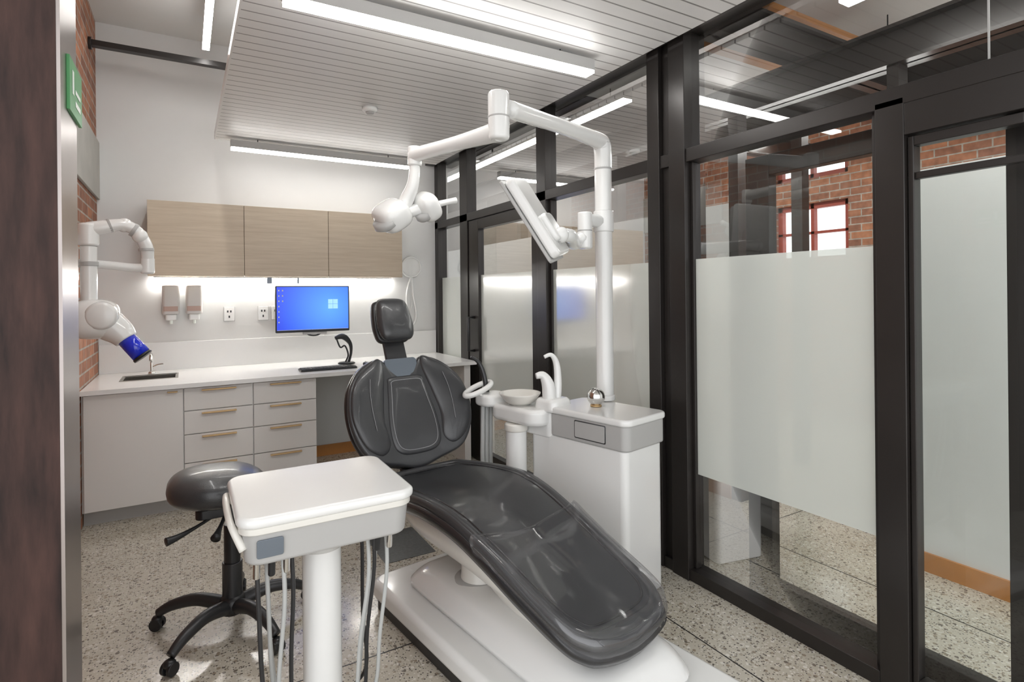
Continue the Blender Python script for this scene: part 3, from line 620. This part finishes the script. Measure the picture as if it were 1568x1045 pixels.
slab('drawer_front',rrect(-.16,.03,.765,.845,.006),0,.006,M_greyp,cu,bevel=.001,fmap=lambda y,z,n:U(-.173+n,y,z))
slab('side_arm_shell',rrect(-.27,-.0,.22,.62,.09),.785,.875,M_white,cu,bevel=.025,fmap=Uf,seg=4)
lathe('bowl',U(-.17,.44,.872),[(.001,0),(.05,0),(.085,.02),(.115,.06),(.118,.068),(.108,.066),(.08,.03),(.04,.012),(.001,.012)],M_shell,cu)
tube('bowl_spout',[U(-.09,.24,.87),U(-.07,.24,1.0),U(-.07,.25,1.11),U(-.10,.26,1.16),U(-.135,.28,1.15)],[.026,.022,.018,.012,.010],M_white,cu)
tube('cup_filler',[U(-.13,.25,.88),U(-.135,.25,.99),U(-.155,.27,1.05),U(-.19,.29,1.05)],[.038,.036,.024,.016],M_white,cu)
slab('spout_base',rrect(-.18,-.03,.17,.32,.04),.86,.93,M_white,cu,bevel=.02,fmap=Uf,taper=1.15)
cyl('filter_canister',U(-.23,.41,.40),U(-.23,.41,.78),.058,M_white,cu,bevel=.012)
cyl('canister_lid',U(-.23,.41,.74),U(-.23,.41,.785),.065,M_shell,cu,bevel=.01)
tube('canister_drain',[U(-.23,.41,.42),U(-.23,.41,.2),U(-.18,.36,.12),U(-.12,.33,.1)],.02,M_greyp,cu)
slab('assistant_holder',rrect(-.30,-.12,.56,.72,.06),.85,.92,M_white,cu,bevel=.02,fmap=Uf,seg=4)
tube('holder_ring',[U(-.28+.09*math.cos(a),.68+.05*math.sin(a),.945+.03*math.cos(a)) for a in [k*math.pi/4 for k in range(8)]],.016,M_white,cu,closed=True)
tube('suction_tip',[U(-.21,.68,.90),U(-.22,.70,1.02),U(-.24,.72,1.09),U(-.29,.73,1.13)],[.016,.014,.012,.008],M_dgrey,cu)
for i,(x,z) in enumerate(((-.26,.15),(-.23,.12),(-.20,.2))):
    tube('suction_hose_%d'%i,[U(x,.66,.88),U(x-.005,.66,.7),U(x-.01,.65,.45),U(x+.02,.60,z),U(x+.06,.50,z+.02),U(-.10,.34,z+.1)],.013,M_hose,cu,seg=12)
gl_=grp('chrome_sphere_ornament',U(.0,.03,.94)); ell('sphere',U(0,.03,.948),(.048,.048,.048),M_chrome,gl_)
lathe('ring_base',U(0,.03,.8965),[(.001,0),(.03,0),(.03,.008),(.001,.008)],M_brass,gl_)
ol_=grp('dental_operating_light',(2.02,2.46,1.6))
px,py=2.035,2.455
cyl('pole',(px,py,.897),(px,py,2.26),.048,M_white,ol_,seg=40)
cyl('pole_collar',(px,py,.897),(px,py,.93),.056,M_white,ol_,bevel=.008)
K=(1.17,2.10)
tube('arm_1',[(px,py,2.20),(px,py,2.285),(px-.012,py-.005,2.33),(px-.06,py-.025,2.345),(1.6,2.28,2.335),(K[0]+.05,K[1]+.02,2.31)],[.048,.050,.050,.044,.037,.040],M_white,ol_,seg=24)
cyl('pole_top_seam',(px,py,2.19),(px,py,2.20),.0505,M_greyp,ol_,bevel=.001)
cyl('knuckle',(K[0],K[1],2.16),(K[0],K[1],2.37),.046,M_white,ol_,bevel=.015)
cyl('knuckle_seam',(K[0],K[1],2.255),(K[0],K[1],2.262),.0475,M_greyp,ol_,bevel=.001)
E=(1.01,2.69)
tube('arm_2',[(K[0],K[1],2.20),(K[0]-.02,K[1]+.08,2.20),(K[0]-.08,K[1]+.28,2.20),(E[0]+.01,E[1]-.05,2.205),(E[0],E[1],2.20)],[.045,.040,.034,.036,.040],M_white,ol_,seg=24)
cyl('arm_2_joint',(E[0],E[1],2.15),(E[0],E[1],2.25),.036,M_white,ol_,bevel=.01)
tube('yoke',[(E[0],E[1],2.16),(E[0]-.01,E[1],2.06),(.975,2.72,1.98),(.95,2.73,1.93)],[.026,.030,.036,.034],M_white,ol_,seg=20)
RH=Matrix.Rotation(math.radians(-35),3,'Y')@Matrix.Rotation(math.radians(20),3,'X')
ell('head_main',(.905,2.74,1.90),(.085,.100,.072),M_white,ol_,R=RH,p=3.0)
lathe('head_lens',(.872,2.715,1.85),[(.001,-.012),(.05,-.012),(.066,0),(.064,.03),(.001,.03)],M_greyp,ol_,R=RH)
tube('head_bridge',[(.93,2.73,1.90),(1.0,2.72,1.925),(1.06,2.72,1.95)],[.04,.030,.04],M_white,ol_)
ell('head_lobe',(1.085,2.72,1.955),(.055,.08,.076),M_white,ol_,R=RH,p=3.0)
lathe('lobe_cap',(1.07,2.71,1.90),[(.001,-.015),(.035,-.012),(.045,0),(.045,.03),(.001,.03)],M_greyp,ol_,R=RH)
tube('grip',[(1.10,2.72,1.96),(1.19,2.72,1.985),(1.25,2.72,2.0)],[.018,.016,.018],M_white,ol_)
pm=grp('patient_monitor',(1.47,2.27,1.87))
Cc=V((1.475,2.29,1.86)); vdir=V((1.475,2.29,0)).normalized(); rt=V((vdir.y,-vdir.x,0)); up=V((0,0,1))
e1=(rt*.52-up*.854).normalized(); nb=(rt*.854+up*.52).normalized()
nb=(nb-vdir*.28).normalized(); e2=nb.cross(e1).normalized(); e1=e2.cross(nb).normalized()
Pf=lambda x,y,n:Cc+e1*x+e2*y+nb*n
slab('rear_housing',rrect(-.215,.215,-.14,.14,.03),-.008,.042,M_white,pm,bevel=.015,fmap=Pf,seg=4)
slab('bezel',rrect(-.225,.225,-.15,.15,.02),-.024,-.009,M_greyp,pm,bevel=.004,fmap=Pf)
slab('display',rrect(-.21,.21,-.135,.135,.005),-.0255,-.0235,M_black,pm,bevel=0.0005,fmap=Pf)
slab('rear_bulge',rrect(.0,.15,-.08,.08,.03),.035,.068,M_white,pm,bevel=.012,fmap=Pf)
a0=Pf(.13,0,.065)
ell('tilt_joint',a0,(.04,.04,.04),M_white,pm)
tube('arm',[a0,a0+V((.08,.03,-.0)),(1.80,2.42,1.77),(1.87,2.43,1.80)],[.034,.034,.038,.042],M_white,pm,seg=20)
cyl('arm_joint',(1.88,2.425,1.74),(1.88,2.425,1.94),.040,M_white,pm,bevel=.01)
cyl('joint_seam',(1.88,2.425,1.835),(1.88,2.425,1.842),.0415,M_greyp,pm,bevel=.001)
tube('bracket',[(1.88,2.425,1.90),(1.95,2.44,1.90),(px-.04,py-.01,1.90)],.036,M_white,pm)
cyl('pole_clamp',(px,py,1.84),(px,py,1.96),.057,M_white,pm,bevel=.008)
tube('cable',[a0,a0+V((-.03,-.02,-.06)),a0+V((-.06,-.02,-.03)),a0+V((-.05,-.02,-.09))],.006,M_greyp,pm)
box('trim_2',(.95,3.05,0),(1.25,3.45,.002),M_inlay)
boxes('trim_3',[((-2,2.30,0),(6.4,2.305,.0012)),((1.9,-2,0),(1.905,2.3,.0012)),((3.0,-2,0),(3.005,8,.0012))],M_black)

# ------------------------------------------------------------------ world & camera
w=bpy.data.worlds.new('world'); sc.world=w; w.use_nodes=True
bg=w.node_tree.nodes['Background']; bg.inputs[0].default_value=(.97,.98,1,1); bg.inputs[1].default_value=1.5
sc.view_settings.view_transform='Standard'; sc.view_settings.look='None'; sc.view_settings.exposure=0.62
cam=bpy.data.cameras.new('camera'); co=bpy.data.objects.new('camera',cam); sc.collection.objects.link(co)
cam.sensor_width=36; cam.sensor_fit='HORIZONTAL'; cam.lens=857/1568*36; cam.shift_y=-72.5/1568; cam.clip_start=.02
yaw=math.atan2(.5045,.8634)
Fw=V((math.sin(yaw),math.cos(yaw),0)); R0=V((math.cos(yaw),-math.sin(yaw),0)); U0=V((0,0,1)); rl=.0102
Rr=(R0-U0*rl).normalized(); Uu=(U0+R0*rl).normalized()
Mx=Matrix((Rr,Uu,-Fw)).transposed().to_4x4(); Mx.translation=V((0,0,1.5)); co.matrix_world=Mx
sc.camera=co
